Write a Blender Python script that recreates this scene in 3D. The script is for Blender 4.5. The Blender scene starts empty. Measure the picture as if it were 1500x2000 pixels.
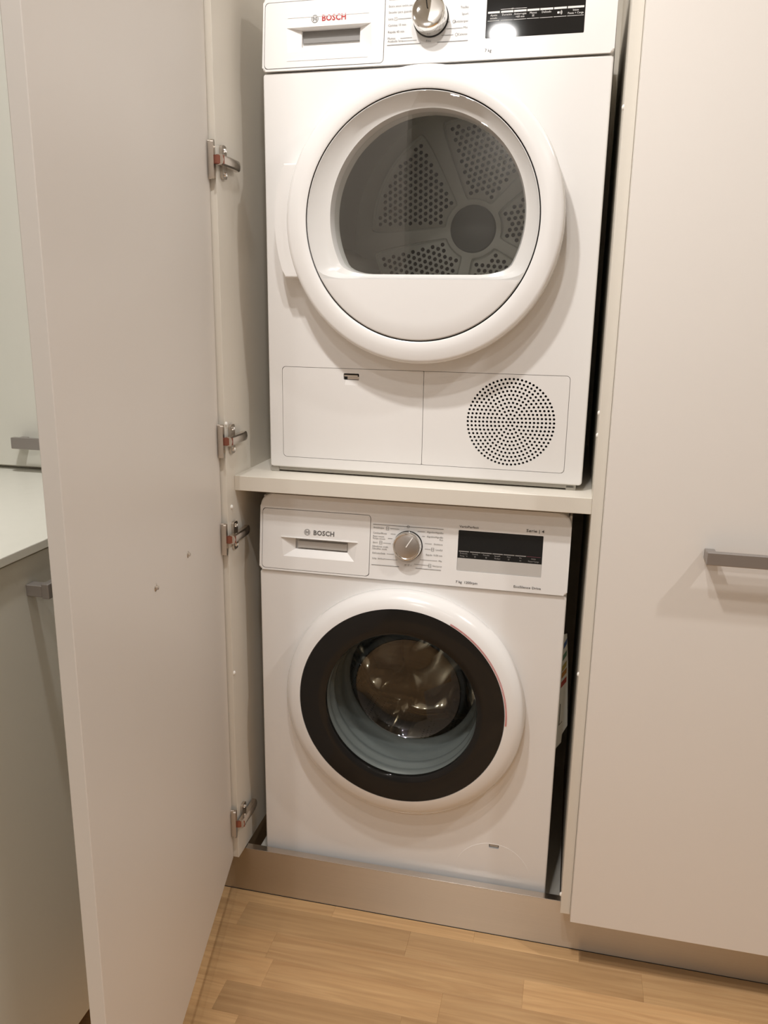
import bpy, bmesh, math, random
from mathutils import Matrix, Vector
random.seed(7)
C = bpy.context.scene.collection
SC = bpy.context.scene
PI = math.pi

# ------------------------------------------------------------------ camera
cam_data = bpy.data.cameras.new('camera'); cam = bpy.data.objects.new('camera', cam_data); C.objects.link(cam)
RX = Vector((0.9736, 0.2276, 0.0148)); RD = Vector((0.0697, -0.2348, -0.9695)); RF = Vector((-0.2172, 0.9450, -0.2445))
RF.normalize(); RX = (RX - RF * RX.dot(RF)).normalized(); RD = RF.cross(RX).normalized()
CAMP = Vector((0.5866, -1.4348, 1.2471))
M = Matrix.Identity(4)
for i, v in enumerate((RX, -RD, -RF)):
    for r in range(3): M[r][i] = v[r]
M.translation = CAMP
cam.matrix_world = M
cam_data.sensor_fit = 'AUTO'; cam_data.sensor_width = 36.0
cam_data.lens = 1597.48 * 36.0 / 2000.0
cam_data.clip_start = 0.02; cam_data.clip_end = 50
SC.camera = cam

# ------------------------------------------------------------------ world, exposure
world = bpy.data.worlds.new('world'); SC.world = world; world.use_nodes = True
world.node_tree.nodes['Background'].inputs[0].default_value = (1, 0.93, 0.84, 1)
world.node_tree.nodes['Background'].inputs[1].default_value = 0.1
vs = SC.view_settings
SC.display_settings.display_device = 'sRGB'
vs.view_transform = 'Standard'; vs.look = 'None'; vs.gamma = 1.0; vs.use_curve_mapping = False
vs.exposure = 0.28
SC.cycles.use_denoising = True
SC.cycles.max_bounces = 12; SC.cycles.transparent_max_bounces = 16; SC.cycles.diffuse_bounces = 6; SC.cycles.glossy_bounces = 6
SC.cycles.caustics_reflective = False; SC.cycles.caustics_refractive = False

# ceiling downlights (position, watts); their fittings are built further down
LAMP_COLOR = (1.0, 0.975, 0.947)
CEIL = 2.50
LAMPS = [(0.08, -0.72, 12.5, 'in the row nearest the cabinets, in front of the open door'), (0.44, -0.93, 6, 'in the row nearest the cabinets, above the machines'),
         (0.20, -1.45, 4, 'in the middle row, behind the open door'), (1.80, -0.62, 11, 'added right of the closed tall cabinet to light the open door'),  # the right-hand lamp is added to brighten the open door
         (0.18, -3.00, 11, 'in the far row, toward the worktop side'), (1.25, -3.00, 5, 'in the far row, on the side away from the worktop')]

# ------------------------------------------------------------------ materials
def srgb(r, g, b):
    f = lambda c: (c / 255) / 12.92 if c / 255 <= 0.04045 else ((c / 255 + 0.055) / 1.055) ** 2.4
    return (f(r), f(g), f(b), 1)
def mat(name, col, rough=0.4, metal=0.0, var=0.03, scale=8.0, bump=0.0, bscale=300.0, spec=0.5, coat=0.0, stretch=None, rvar=0.0):
    m = bpy.data.materials.new(name); m.use_nodes = True
    nt = m.node_tree; b = nt.nodes['Principled BSDF']
    tc = nt.nodes.new('ShaderNodeTexCoord'); mp = nt.nodes.new('ShaderNodeMapping')
    nt.links.new(tc.outputs['Object'], mp.inputs['Vector'])
    if stretch: mp.inputs['Scale'].default_value = stretch
    nz = nt.nodes.new('ShaderNodeTexNoise'); nz.inputs['Scale'].default_value = scale; nz.inputs['Detail'].default_value = 4
    nt.links.new(mp.outputs[0], nz.inputs['Vector'])
    cr = nt.nodes.new('ShaderNodeValToRGB')
    cr.color_ramp.elements[0].color = tuple(max(0, c * (1 - var)) for c in col[:3]) + (1,)
    cr.color_ramp.elements[1].color = tuple(min(1, c * (1 + var)) for c in col[:3]) + (1,)
    nt.links.new(nz.outputs['Fac'], cr.inputs[0]); nt.links.new(cr.outputs[0], b.inputs['Base Color'])
    b.inputs['Roughness'].default_value = rough; b.inputs['Metallic'].default_value = metal
    b.inputs['Specular IOR Level'].default_value = spec; b.inputs['Coat Weight'].default_value = coat
    if rvar:
        mr = nt.nodes.new('ShaderNodeMapRange'); mr.inputs['To Min'].default_value = rough - rvar; mr.inputs['To Max'].default_value = rough + rvar
        nt.links.new(nz.outputs['Fac'], mr.inputs['Value']); nt.links.new(mr.outputs[0], b.inputs['Roughness'])
    if bump:
        n2 = nt.nodes.new('ShaderNodeTexNoise'); n2.inputs['Scale'].default_value = bscale
        nt.links.new(mp.outputs[0], n2.inputs['Vector'])
        bp = nt.nodes.new('ShaderNodeBump'); bp.inputs['Strength'].default_value = bump; bp.inputs['Distance'].default_value = 0.001
        nt.links.new(n2.outputs['Fac'], bp.inputs['Height']); nt.links.new(bp.outputs[0], b.inputs['Normal'])
    return m
def glass(name, tint=(1, 1, 1, 1), ior=1.5, rough=0.0):
    m = bpy.data.materials.new(name); m.use_nodes = True
    nt = m.node_tree; nt.nodes.remove(nt.nodes['Principled BSDF'])
    out = nt.nodes['Material Output']
    tr = nt.nodes.new('ShaderNodeBsdfTransparent'); gl = nt.nodes.new('ShaderNodeBsdfGlossy'); fr = nt.nodes.new('ShaderNodeFresnel'); mx = nt.nodes.new('ShaderNodeMixShader')
    tc = nt.nodes.new('ShaderNodeTexCoord'); nz = nt.nodes.new('ShaderNodeTexNoise'); nz.inputs['Scale'].default_value = 5
    nt.links.new(tc.outputs['Object'], nz.inputs['Vector'])
    cr = nt.nodes.new('ShaderNodeValToRGB'); cr.color_ramp.elements[0].color = tuple(c * 0.99 for c in tint[:3]) + (1,); cr.color_ramp.elements[1].color = tint
    nt.links.new(nz.outputs['Fac'], cr.inputs[0]); nt.links.new(cr.outputs[0], tr.inputs[0])
    gl.inputs['Roughness'].default_value = rough
    nt.nodes.remove(fr)
    ge = nt.nodes.new('ShaderNodeNewGeometry'); dt = nt.nodes.new('ShaderNodeVectorMath'); dt.operation = 'DOT_PRODUCT'
    nt.links.new(ge.outputs['Normal'], dt.inputs[0]); nt.links.new(ge.outputs['Incoming'], dt.inputs[1])
    prev = dt.outputs['Value']; f0 = ((ior - 1) / (ior + 1)) ** 2
    for op, val in (('ABSOLUTE', None), ('SUBTRACT', 1.0), ('POWER', 5.0), ('MULTIPLY', 1 - f0), ('ADD', f0)):
        n_ = nt.nodes.new('ShaderNodeMath'); n_.operation = op; n_.use_clamp = True
        k_ = 1 if op == 'SUBTRACT' else 0
        if op == 'SUBTRACT': n_.inputs[0].default_value = 1.0
        elif val is not None: n_.inputs[1].default_value = val
        nt.links.new(prev, n_.inputs[k_]); prev = n_.outputs[0]
    nt.links.new(prev, mx.inputs[0]); nt.links.new(tr.outputs[0], mx.inputs[1]); nt.links.new(gl.outputs[0], mx.inputs[2]); nt.links.new(mx.outputs[0], out.inputs[0])
    return m
def lamp_mat(name, col, strength):
    m = bpy.data.materials.new(name); m.use_nodes = True
    b = m.node_tree.nodes['Principled BSDF']; b.inputs['Emission Color'].default_value = col + (1,); b.inputs['Emission Strength'].default_value = strength
    return m
def wood(name):
    m = bpy.data.materials.new(name); m.use_nodes = True
    nt = m.node_tree; b = nt.nodes['Principled BSDF']
    tc = nt.nodes.new('ShaderNodeTexCoord'); oi = nt.nodes.new('ShaderNodeObjectInfo')
    mul = nt.nodes.new('ShaderNodeMath'); mul.operation = 'MULTIPLY'; mul.inputs[1].default_value = 37.0
    nt.links.new(oi.outputs['Random'], mul.inputs[0])
    add = nt.nodes.new('ShaderNodeVectorMath'); add.operation = 'ADD'
    nt.links.new(tc.outputs['Object'], add.inputs[0]); nt.links.new(mul.outputs[0], add.inputs[1])
    mp = nt.nodes.new('ShaderNodeMapping'); mp.inputs['Scale'].default_value = (2.0, 34, 34)
    nt.links.new(add.outputs[0], mp.inputs['Vector'])
    nz = nt.nodes.new('ShaderNodeTexNoise'); nz.inputs['Scale'].default_value = 1.4; nz.inputs['Detail'].default_value = 7; nz.inputs['Distortion'].default_value = 1.6
    nt.links.new(mp.outputs[0], nz.inputs['Vector'])
    cr = nt.nodes.new('ShaderNodeValToRGB')
    cr.color_ramp.elements[0].position = 0.24; cr.color_ramp.elements[0].color = srgb(182, 141, 97)
    cr.color_ramp.elements[1].position = 0.76; cr.color_ramp.elements[1].color = srgb(213, 174, 126)
    nt.links.new(nz.outputs['Fac'], cr.inputs[0])
    mp2 = nt.nodes.new('ShaderNodeMapping'); mp2.inputs['Scale'].default_value = (7, 190, 190)
    nt.links.new(add.outputs[0], mp2.inputs['Vector'])
    n2 = nt.nodes.new('ShaderNodeTexNoise'); n2.inputs['Scale'].default_value = 1.0; n2.inputs['Detail'].default_value = 3
    nt.links.new(mp2.outputs[0], n2.inputs['Vector'])
    hv = nt.nodes.new('ShaderNodeHueSaturation')
    mr = nt.nodes.new('ShaderNodeMapRange'); mr.inputs['To Min'].default_value = 0.77; mr.inputs['To Max'].default_value = 1.10
    nt.links.new(oi.outputs['Random'], mr.inputs['Value'])
    m3 = nt.nodes.new('ShaderNodeMapRange'); m3.inputs['From Min'].default_value = 0.3; m3.inputs['From Max'].default_value = 0.7; m3.inputs['To Min'].default_value = 0.94; m3.inputs['To Max'].default_value = 1.04
    nt.links.new(n2.outputs['Fac'], m3.inputs['Value'])
    mm = nt.nodes.new('ShaderNodeMath'); mm.operation = 'MULTIPLY'
    nt.links.new(mr.outputs[0], mm.inputs[0]); nt.links.new(m3.outputs[0], mm.inputs[1])
    nt.links.new(mm.outputs[0], hv.inputs['Value']); nt.links.new(cr.outputs[0], hv.inputs['Color']); nt.links.new(hv.outputs[0], b.inputs['Base Color'])
    b.inputs['Roughness'].default_value = 0.38
    bp = nt.nodes.new('ShaderNodeBump'); bp.inputs['Strength'].default_value = 0.08; bp.inputs['Distance'].default_value = 0.001
    nt.links.new(n2.outputs['Fac'], bp.inputs['Height']); nt.links.new(bp.outputs[0], b.inputs['Normal'])
    return m
def drum_steel(name, col, rough, holes):
    """brushed steel with punched dimples too small to model one by one"""
    m = mat(name, col, rough, 1.0, var=0.1, scale=5)
    if holes:
        nt = m.node_tree; b = nt.nodes['Principled BSDF']
        tc = nt.nodes.new('ShaderNodeTexCoord'); vo = nt.nodes.new('ShaderNodeTexVoronoi'); vo.inputs['Scale'].default_value = 110; vo.inputs['Randomness'].default_value = 0.1
        nt.links.new(tc.outputs['Object'], vo.inputs['Vector'])
        lt = nt.nodes.new('ShaderNodeMath'); lt.operation = 'GREATER_THAN'; lt.inputs[1].default_value = 0.28
        nt.links.new(vo.outputs['Distance'], lt.inputs[0])
        mr = nt.nodes.new('ShaderNodeMapRange'); mr.inputs['To Min'].default_value = 0.0; mr.inputs['To Max'].default_value = 1.0
        nt.links.new(lt.outputs[0], mr.inputs['Value'])
        mx = nt.nodes.new('ShaderNodeMix'); mx.data_type = 'RGBA'; mx.inputs['A'].default_value = (0.01, 0.01, 0.01, 1); mx.inputs['B'].default_value = col
        nt.links.new(mr.outputs[0], mx.inputs['Factor']); nt.links.new(mx.outputs['Result'], b.inputs['Base Color'])
    return m

ENAMEL = mat('white_enamel', (0.80, 0.785, 0.77, 1), 0.20, var=0.01, scale=3, bump=0.02, bscale=900)
ENAMEL_GREY = mat('grey_white_plastic', (0.52, 0.50, 0.475, 1), 0.35, var=0.02)
LAMINATE = mat('white_laminate', (0.76, 0.72, 0.675, 1), 0.42, var=0.015, scale=4, bump=0.03, bscale=700)
CREAM = mat('cream_melamine', (0.73, 0.69, 0.615, 1), 0.45, var=0.015, scale=4, bump=0.03, bscale=700)
COOL_LAM = mat('cool_lit_laminate', (0.70, 0.69, 0.62, 1), 0.40, var=0.015, scale=4, bump=0.02, bscale=700)  # greenish tint of the cooler light on the left put into the colour
COUNTER = mat('pale_grey_worktop', (0.68, 0.67, 0.60, 1), 0.35, var=0.03, scale=40)  # pale worktop, with the cooler light's greenish tint put into the colour
HANDLE = mat('satin_grey_metal', (0.36, 0.33, 0.31, 1), 0.42, 0.7, var=0.05, scale=20, stretch=(1, 60, 60))
STEEL = mat('brushed_steel', (0.64, 0.57, 0.48, 1), 0.40, 1.0, var=0.05, scale=3, stretch=(1, 1, 160))
_nt = STEEL.node_tree; _tv = _nt.nodes.new('ShaderNodeCombineXYZ'); _tv.inputs['Z'].default_value = 1.0
_nt.links.new(_tv.outputs[0], _nt.nodes['Principled BSDF'].inputs['Tangent']); _nt.nodes['Principled BSDF'].inputs['Anisotropic'].default_value = 0.9
NICKEL = mat('nickel', (0.66, 0.60, 0.54, 1), 0.22, 1.0, var=0.05)
LINK = mat('link_red_reflection', (0.34, 0.13, 0.09, 1), 0.38, 0.6, var=0.08)  # brown-red reflection on the link put into its base colour
CHROME = mat('chrome', (0.86, 0.85, 0.83, 1), 0.04, 1.0, var=0.01)
KNOBFACE = mat('brushed_knob_face', (0.66, 0.62, 0.59, 1), 0.30, 1.0, var=0.06, scale=60)
BLACK = mat('black_gloss', (0.012, 0.012, 0.012, 1), 0.05, var=0.1)
DARKRING = mat('smoked_black_plastic', (0.012, 0.0115, 0.011, 1), 0.05, var=0.1, spec=0.28)
GAP = mat('dark_void', (0.012, 0.011, 0.010, 1), 0.8, var=0.2)
BASEDARK = mat('grey_base_plastic', (0.40, 0.38, 0.34, 1), 0.5, var=0.05)
RUBBER = mat('grey_rubber', (0.20, 0.225, 0.235, 1), 0.42, var=0.05, scale=30)
PRINT = mat('grey_print', (0.13, 0.125, 0.12, 1), 0.5, var=0.05)
PRINTD = mat('dark_print', (0.07, 0.065, 0.065, 1), 0.5, var=0.05)
RED = mat('red_print', (0.42, 0.02, 0.02, 1), 0.4, var=0.05)
REDARC = mat('red_trim', (0.50, 0.05, 0.04, 1), 0.3, var=0.05)
WHITEPRINT = mat('white_print', (0.75, 0.73, 0.70, 1), 0.5, var=0.02)
DIMPRINT = mat('dim_white_print', (0.30, 0.29, 0.28, 1), 0.5, var=0.02)
WHITECAP = mat('white_plastic_cap', (0.88, 0.86, 0.82, 1), 0.3, var=0.01)
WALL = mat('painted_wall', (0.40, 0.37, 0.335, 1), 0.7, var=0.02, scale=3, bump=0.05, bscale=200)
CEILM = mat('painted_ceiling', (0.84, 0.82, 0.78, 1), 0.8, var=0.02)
OAK = wood('oak_strip')
GROUT = mat('floor_joint', (0.30, 0.20, 0.11, 1), 0.8, var=0.1)
PANE = glass('clear_pane', (0.985, 0.985, 0.98, 1), 1.75)
WINDOW = glass('smoked_window', (0.93, 0.94, 0.92, 1), 1.75)
BOWL = glass('glass_bowl', (0.86, 0.86, 0.82, 1), 1.8)
DRYDRUM = mat('galvanised_drum', (0.78, 0.77, 0.74, 1), 0.36, 0.4, var=0.06, scale=6)
DRYBACK = mat('galvanised_drum_end', (0.86, 0.86, 0.81, 1), 0.42, 0.15, var=0.05, scale=6)
HUB = mat('dark_hub', (0.20, 0.205, 0.20, 1), 0.4, 0.3, var=0.05)
DRUMS = drum_steel('washer_drum_steel', (0.42, 0.39, 0.33, 1), 0.13, False)
DRUMH = drum_steel('washer_drum_punched', (0.30, 0.28, 0.25, 1), 0.32, True)
PAPER = mat('label_paper', (0.74, 0.76, 0.72, 1), 0.5, var=0.03)

# ------------------------------------------------------------------ helpers
def new_bm(): return bmesh.new()
def obj(name, bm, m, parent=None, smooth=None, loc=None, rot=None):
    me = bpy.data.meshes.new(name)
    bmesh.ops.recalc_face_normals(bm, faces=bm.faces[:])
    bm.to_mesh(me); bm.free()
    if m: me.materials.append(m)
    o = bpy.data.objects.new(name, me); C.objects.link(o)
    if smooth is not None: shade(me, smooth)
    if parent: o.parent = parent
    if loc: o.location = loc
    if rot: o.rotation_euler = rot
    return o
def shade(me, ang):
    for p in me.polygons: p.use_smooth = True
    me.set_sharp_from_angle(angle=math.radians(ang))
def box(bm, x0, x1, y0, y1, z0, z1, bev=0.0, seg=2):
    vs_ = [bm.verts.new((x, y, z)) for x in (x0, x1) for y in (y0, y1) for z in (z0, z1)]
    fs = [(0, 1, 3, 2), (4, 6, 7, 5), (0, 4, 5, 1), (2, 3, 7, 6), (0, 2, 6, 4), (1, 5, 7, 3)]
    faces = [bm.faces.new([vs_[i] for i in f]) for f in fs]
    if bev:
        edges = list({e for f in faces for e in f.edges})
        bmesh.ops.bevel(bm, geom=edges, offset=bev, segments=seg, affect='EDGES', profile=0.5)
    return bm
def rrect(x0, x1, z0, z1, r, n=6, rs=None):
    """rounded rectangle outline in (x, z); rs = radii bl, br, tr, tl"""
    rs = rs or (r, r, r, r); pts = []
    for (cx, cz, a0, q) in ((x0 + rs[0], z0 + rs[0], PI, rs[0]), (x1 - rs[1], z0 + rs[1], 1.5 * PI, rs[1]), (x1 - rs[2], z1 - rs[2], 0, rs[2]), (x0 + rs[3], z1 - rs[3], 0.5 * PI, rs[3])):
        if q < 1e-6: pts.append((cx, cz)); continue
        for i in range(n + 1):
            a = a0 + i * PI / 2 / n; pts.append((cx + q * math.cos(a), cz + q * math.sin(a)))
    return pts
def prism(bm, pts, y0, y1, bev=0.0, seg=3):
    """extrude an (x, z) outline from y0 (front) to y1 (back); bevel the front rim"""
    a = [bm.verts.new((x, y0, z)) for x, z in pts]; b = [bm.verts.new((x, y1, z)) for x, z in pts]
    f = bm.faces.new(a); bm.faces.new(b[::-1]); n = len(pts)
    for i in range(n): bm.faces.new((a[i], b[i], b[(i + 1) % n], a[(i + 1) % n]))
    if bev: bmesh.ops.bevel(bm, geom=list(f.edges), offset=bev, segments=seg, affect='EDGES', profile=0.5)
    return bm
def lathe(bm, prof, cx=0, cz=0, n=96, close=False):
    """revolve (radius, y) profile about the y axis through (cx, cz)"""
    rings = []
    for r, y in prof:
        if r < 1e-6: rings.append([bm.verts.new((cx, y, cz))])
        else: rings.append([bm.verts.new((cx + r * math.cos(2 * PI * k / n), y, cz + r * math.sin(2 * PI * k / n))) for k in range(n)])
    pairs = list(zip(rings, rings[1:])) + ([(rings[-1], rings[0])] if close else [])
    for A, B in pairs:
        for k in range(n):
            l = (k + 1) % n
            if len(A) == 1 and len(B) == 1: continue
            if len(A) == 1: bm.faces.new((A[0], B[k], B[l]))
            elif len(B) == 1: bm.faces.new((A[k], B[0], A[l]))
            else: bm.faces.new((A[k], B[k], B[l], A[l]))
    return bm
def cyl(bm, cx, cz, r, y0, y1, n=24):
    return lathe(bm, [(0, y0), (r, y0), (r, y1), (0, y1)], cx, cz, n)
def hull_wedge(bm, front, back, y0, y1):
    a = [bm.verts.new((x, y0, z)) for x, z in front]; b = [bm.verts.new((x, y1, z)) for x, z in back]; n = len(front)
    bm.faces.new(a); bm.faces.new(b[::-1])
    for i in range(n): bm.faces.new((a[i], b[i], b[(i + 1) % n], a[(i + 1) % n]))
    return bm
def cut(o, cutters):
    """boolean-subtract bmeshes (in o's local space) from o"""
    for cb in cutters:
        me = bpy.data.meshes.new('cutter'); bmesh.ops.recalc_face_normals(cb, faces=cb.faces[:]); cb.to_mesh(me); cb.free()
        c = bpy.data.objects.new('cutter', me); C.objects.link(c)
        par = o.parent; o.parent = None; mw = o.matrix_basis.copy(); o.matrix_basis = Matrix.Identity(4)
        md = o.modifiers.new('cut', 'BOOLEAN'); md.operation = 'DIFFERENCE'; md.object = c; md.solver = 'EXACT'
        bpy.context.view_layer.update()
        dg = bpy.context.evaluated_depsgraph_get()
        nm = bpy.data.meshes.new_from_object(o.evaluated_get(dg))
        o.modifiers.clear(); old = o.data; nm.name = old.name; o.data = nm
        o.parent = par; o.matrix_basis = mw
        bpy.data.objects.remove(c); bpy.data.meshes.remove(me)
    return o
def shear_y(o, T, z0, off):
    for v in o.data.vertices: v.co.y += off + T * max(0.0, v.co.z - z0)
    return o
def tag(o, label=None, cat=None, group=None, kind=None):
    if label: o['label'] = label
    if cat: o['category'] = cat
    if group: o['group'] = group
    if kind: o['kind'] = kind
    return o
def empty(name, loc=(0, 0, 0), rz=0, parent=None):
    o = bpy.data.objects.new(name, None); C.objects.link(o); o.location = loc; o.rotation_euler = (0, 0, rz); o.empty_display_size = 0.05
    if parent: o.parent = parent
    return o
# flat lettering: (x, z) plane, facing -y
def text_bm(bm, body, x, z, h=None, w=None, align='L', bold=0.0, y=0.0, fy=None, space=1.0):
    cu = bpy.data.curves.new('lettering', 'FONT'); cu.body = body; cu.size = 1.0; cu.offset = bold; cu.resolution_u = 2; cu.space_character = space
    t = bpy.data.objects.new('lettering', cu); C.objects.link(t)
    bpy.context.view_layer.update()
    me = bpy.data.meshes.new_from_object(t.evaluated_get(bpy.context.evaluated_depsgraph_get()))
    bpy.data.objects.remove(t); bpy.data.curves.remove(cu)
    if not me.vertices: return
    xs = [v.co.x for v in me.vertices]
    x0, x1 = min(xs), max(xs)
    sz = (h / 0.70) if h else w / (x1 - x0); sx = (w / (x1 - x0)) if w else sz
    wd = (x1 - x0) * sx; ox = {'L': 0, 'R': -wd, 'C': -wd / 2}[align]
    for v in me.vertices:
        X = x + ox + (v.co.x - x0) * sx; Z = z + v.co.y * sz
        v.co = (X, (fy(Z) if fy else y), Z)
    bm.from_mesh(me); bpy.data.meshes.remove(me)
def strip(bm, x0, z0, x1, z1, t, fy):
    dx, dz = x1 - x0, z1 - z0; L = math.hypot(dx, dz); nx, nz = -dz / L * t / 2, dx / L * t / 2
    bm.faces.new([bm.verts.new((x, fy(z), z)) for x, z in ((x0 - nx, z0 - nz), (x1 - nx, z1 - nz), (x1 + nx, z1 + nz), (x0 + nx, z0 + nz))])
def arcstrip(bm, cx, cz, r, a0, a1, t, fy, n=20):
    pr = None
    for i in range(n + 1):
        a = a0 + (a1 - a0) * i / n
        c = []
        for q in (r - t / 2, r + t / 2):
            X, Z = cx + q * math.cos(a), cz + q * math.sin(a); c.append(bm.verts.new((X, fy(Z), Z)))
        if pr: bm.faces.new((pr[0], pr[1], c[1], c[0]))
        pr = c

# ------------------------------------------------------------------ the room (setting)
X0, X1, Y0, Y1 = -1.55, 2.30, -3.40, 0.68
def struct(name, bm, m): return tag(obj(name, bm, m), kind='structure')
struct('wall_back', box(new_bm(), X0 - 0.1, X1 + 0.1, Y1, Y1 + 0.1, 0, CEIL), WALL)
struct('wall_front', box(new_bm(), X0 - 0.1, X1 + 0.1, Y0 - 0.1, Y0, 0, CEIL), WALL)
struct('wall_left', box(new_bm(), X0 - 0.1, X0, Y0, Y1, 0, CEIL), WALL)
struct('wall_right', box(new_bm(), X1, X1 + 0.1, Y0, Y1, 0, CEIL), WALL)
struct('ceiling', box(new_bm(), X0 - 0.1, X1 + 0.1, Y0 - 0.1, Y1 + 0.1, CEIL, CEIL + 0.1), CEILM)
floor = struct('floor', box(new_bm(), X0 - 0.1, X1 + 0.1, Y0 - 0.1, Y1 + 0.1, -0.1, -0.0022), GROUT)
# oak strips: every strip a piece of its own
PW = 0.0690; row_edges = [-0.0345 - PW * k for k in range(-1, 24)]
fixed = {0: [-0.35, 0.165, 0.463, 0.672, 1.20], 1: [-0.42, -0.02, 0.335, 0.79, 1.25], 2: [-0.30, 0.07, 0.57, 0.955, 1.40], 3: [-0.27, 0.088, 0.424, 0.83, 1.22], 4: [-0.38, 0.02, 0.36, 0.66, 1.12]}
def plank_mesh(L):
    bm = new_bm(); box(bm, 0, L - 0.0001, 0.00005, PW - 0.00005, -0.012, 0.0)
    bmesh.ops.bevel(bm, geom=[e for e in bm.edges if all(v.co.z > -0.001 for v in e.verts)], offset=0.0002, segments=1, affect='EDGES')
    return bm
np_ = 0
for r in range(24):
    ytop = row_edges[r + 0] - 0.0
    y_lo = ytop - PW
    xs = list(fixed.get(r, []))
    if not xs:
        x = -0.9 + random.uniform(0, 0.35); xs = [x]
        while x < 1.9: x += random.choice((0.3, 0.36, 0.43, 0.5)); xs.append(x)
    else:
        xs = [xs[0] - 0.5] + xs + [xs[-1] + 0.42, xs[-1] + 0.85]
    for a, b in zip(xs, xs[1:]):
        p = obj('plank', plank_mesh(b - a), OAK, floor, loc=(a, y_lo, 0.0)); np_ += 1

# ------------------------------------------------------------------ cabinetry
HB = 0.1075            # underside of doors and side panels
XL, XR = -0.039, 0.6288  # clear opening
YF = -0.037            # front edge of the side panels
TOPZ = 2.28
cab = empty('laundry_cabinet', (0.295, 0.28, 0))
tag(cab, 'tall cream cabinet with its door swung open, holding the two stacked machines', 'cabinet')
def cobj(name, bm, m, parent=cab, **k):
    o = obj(name, bm, m, None, **k); o.parent = parent
    root = parent
    while root.parent: root = root.parent
    o.matrix_parent_inverse = Matrix.Translation(-Vector(cab.location)) if parent is cab else Matrix.Identity(4)
    return o
cobj('side_panel', box(new_bm(), XL - 0.0185, XL, YF, 0.60, HB, TOPZ, 0.0006, 1), CREAM)
cobj('side_panel', box(new_bm(), XR, XR + 0.0182, YF, 0.60, HB, TOPZ, 0.0006, 1), CREAM)
cobj('back_panel', box(new_bm(), XL, XR, 0.592, 0.60, 0.0, TOPZ), CREAM)
cobj('top_panel', box(new_bm(), XL, XR, YF, 0.592, TOPZ - 0.02, TOPZ), CREAM)  # unseen cabinet top, put in to block light from above
cobj('base_board', box(new_bm(), XL, XR, 0.020, 0.592, 0.0, 0.05), CREAM)
cobj('shelf', box(new_bm(), XL, XR, 0.0, 0.592, 0.898, 0.927, 0.0008, 1), CREAM)
# plastic caps in the system holes of the side panels
def cap_bm(sx):
    bm = new_bm(); lathe(bm, [(0, -0.0032), (0.002, -0.0030), (0.0038, -0.0018), (0.0045, 0.0), (0.0, 0.0)], 0, 0, 16)
    bmesh.ops.rotate(bm, verts=bm.verts[:], cent=(0, 0, 0), matrix=Matrix.Rotation(sx * PI / 2, 3, 'Z'))
    return bm
for y, z in ((-0.0316, 1.0305), (-0.0181, 0.8691), (-0.0312, 0.5302)):
    cobj('hole_cap', cap_bm(1), WHITECAP, smooth=40, loc=(XL, y, z))
for z, dy in ((1.545, -0.031), (1.0783, -0.02), (1.0415, -0.026), (0.6035, -0.02), (0.1366, -0.02)):
    cobj('hole_cap', cap_bm(-1), WHITECAP, smooth=40, loc=(XR, dy, z))

# open door: hinge corner of its inner face, direction to its free edge
HC = Vector((-0.0505, -0.0400, 0)); DIR = Vector((0.2082, -0.9781, 0)).normalized(); NRM = Vector((0.9781, 0.2082, 0)).normalized()  # NRM points into the cabinet side
DW, DT = 0.712, 0.0185
def door_pt(s, h, z): return HC + DIR * s + NRM * h + Vector((0, 0, z))
def oriented(bm, s_axis=True):
    """mesh built as x = along the door, y = height off the inner face, z up -> world"""
    for v in bm.verts: v.co = door_pt(v.co.x, v.co.y, v.co.z)
    return bm
door = cobj('door', oriented(box(new_bm(), 0, DW, -DT, 0, HB, TOPZ, 0.0008, 1)), LAMINATE)
def bar_handle(bm, x0, x1, zc, yb, h=0.0215, d=0.011, standoff=0.035):
    """bar on two posts; door face at y = yb, bar in front (-y)"""
    box(bm, x0, x1, yb - standoff, yb - standoff + d, zc - h / 2, zc + h / 2, 0.0012, 2)
    for xa in (x0, x1 - 0.016): box(bm, xa, xa + 0.016, yb - standoff + d, yb, zc - h / 2 + 0.002, zc + h / 2 - 0.003, 0.0008, 1)
    return bm
# its own bar handle on the outer face and the two screw ends that hold it
bm = bar_handle(new_bm(), 0.239, 0.440, 0.8597, 0.0)
for v in bm.verts: v.co = door_pt(v.co.x, v.co.y - DT, v.co.z)
h_ = cobj('handle', bm, HANDLE, door)
for s, z in ((0.2511, 0.8566), (0.4276, 0.8627)):
    bm = new_bm(); lathe(bm, [(0.0058, 0.0), (0.0052, 0.0008), (0.0030, 0.0014), (0.0030, 0.0034), (0.0018, 0.0042), (0, 0.0042)], s, z, 16)
    cobj('screw', oriented(bm), NICKEL, door, smooth=40)

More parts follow.
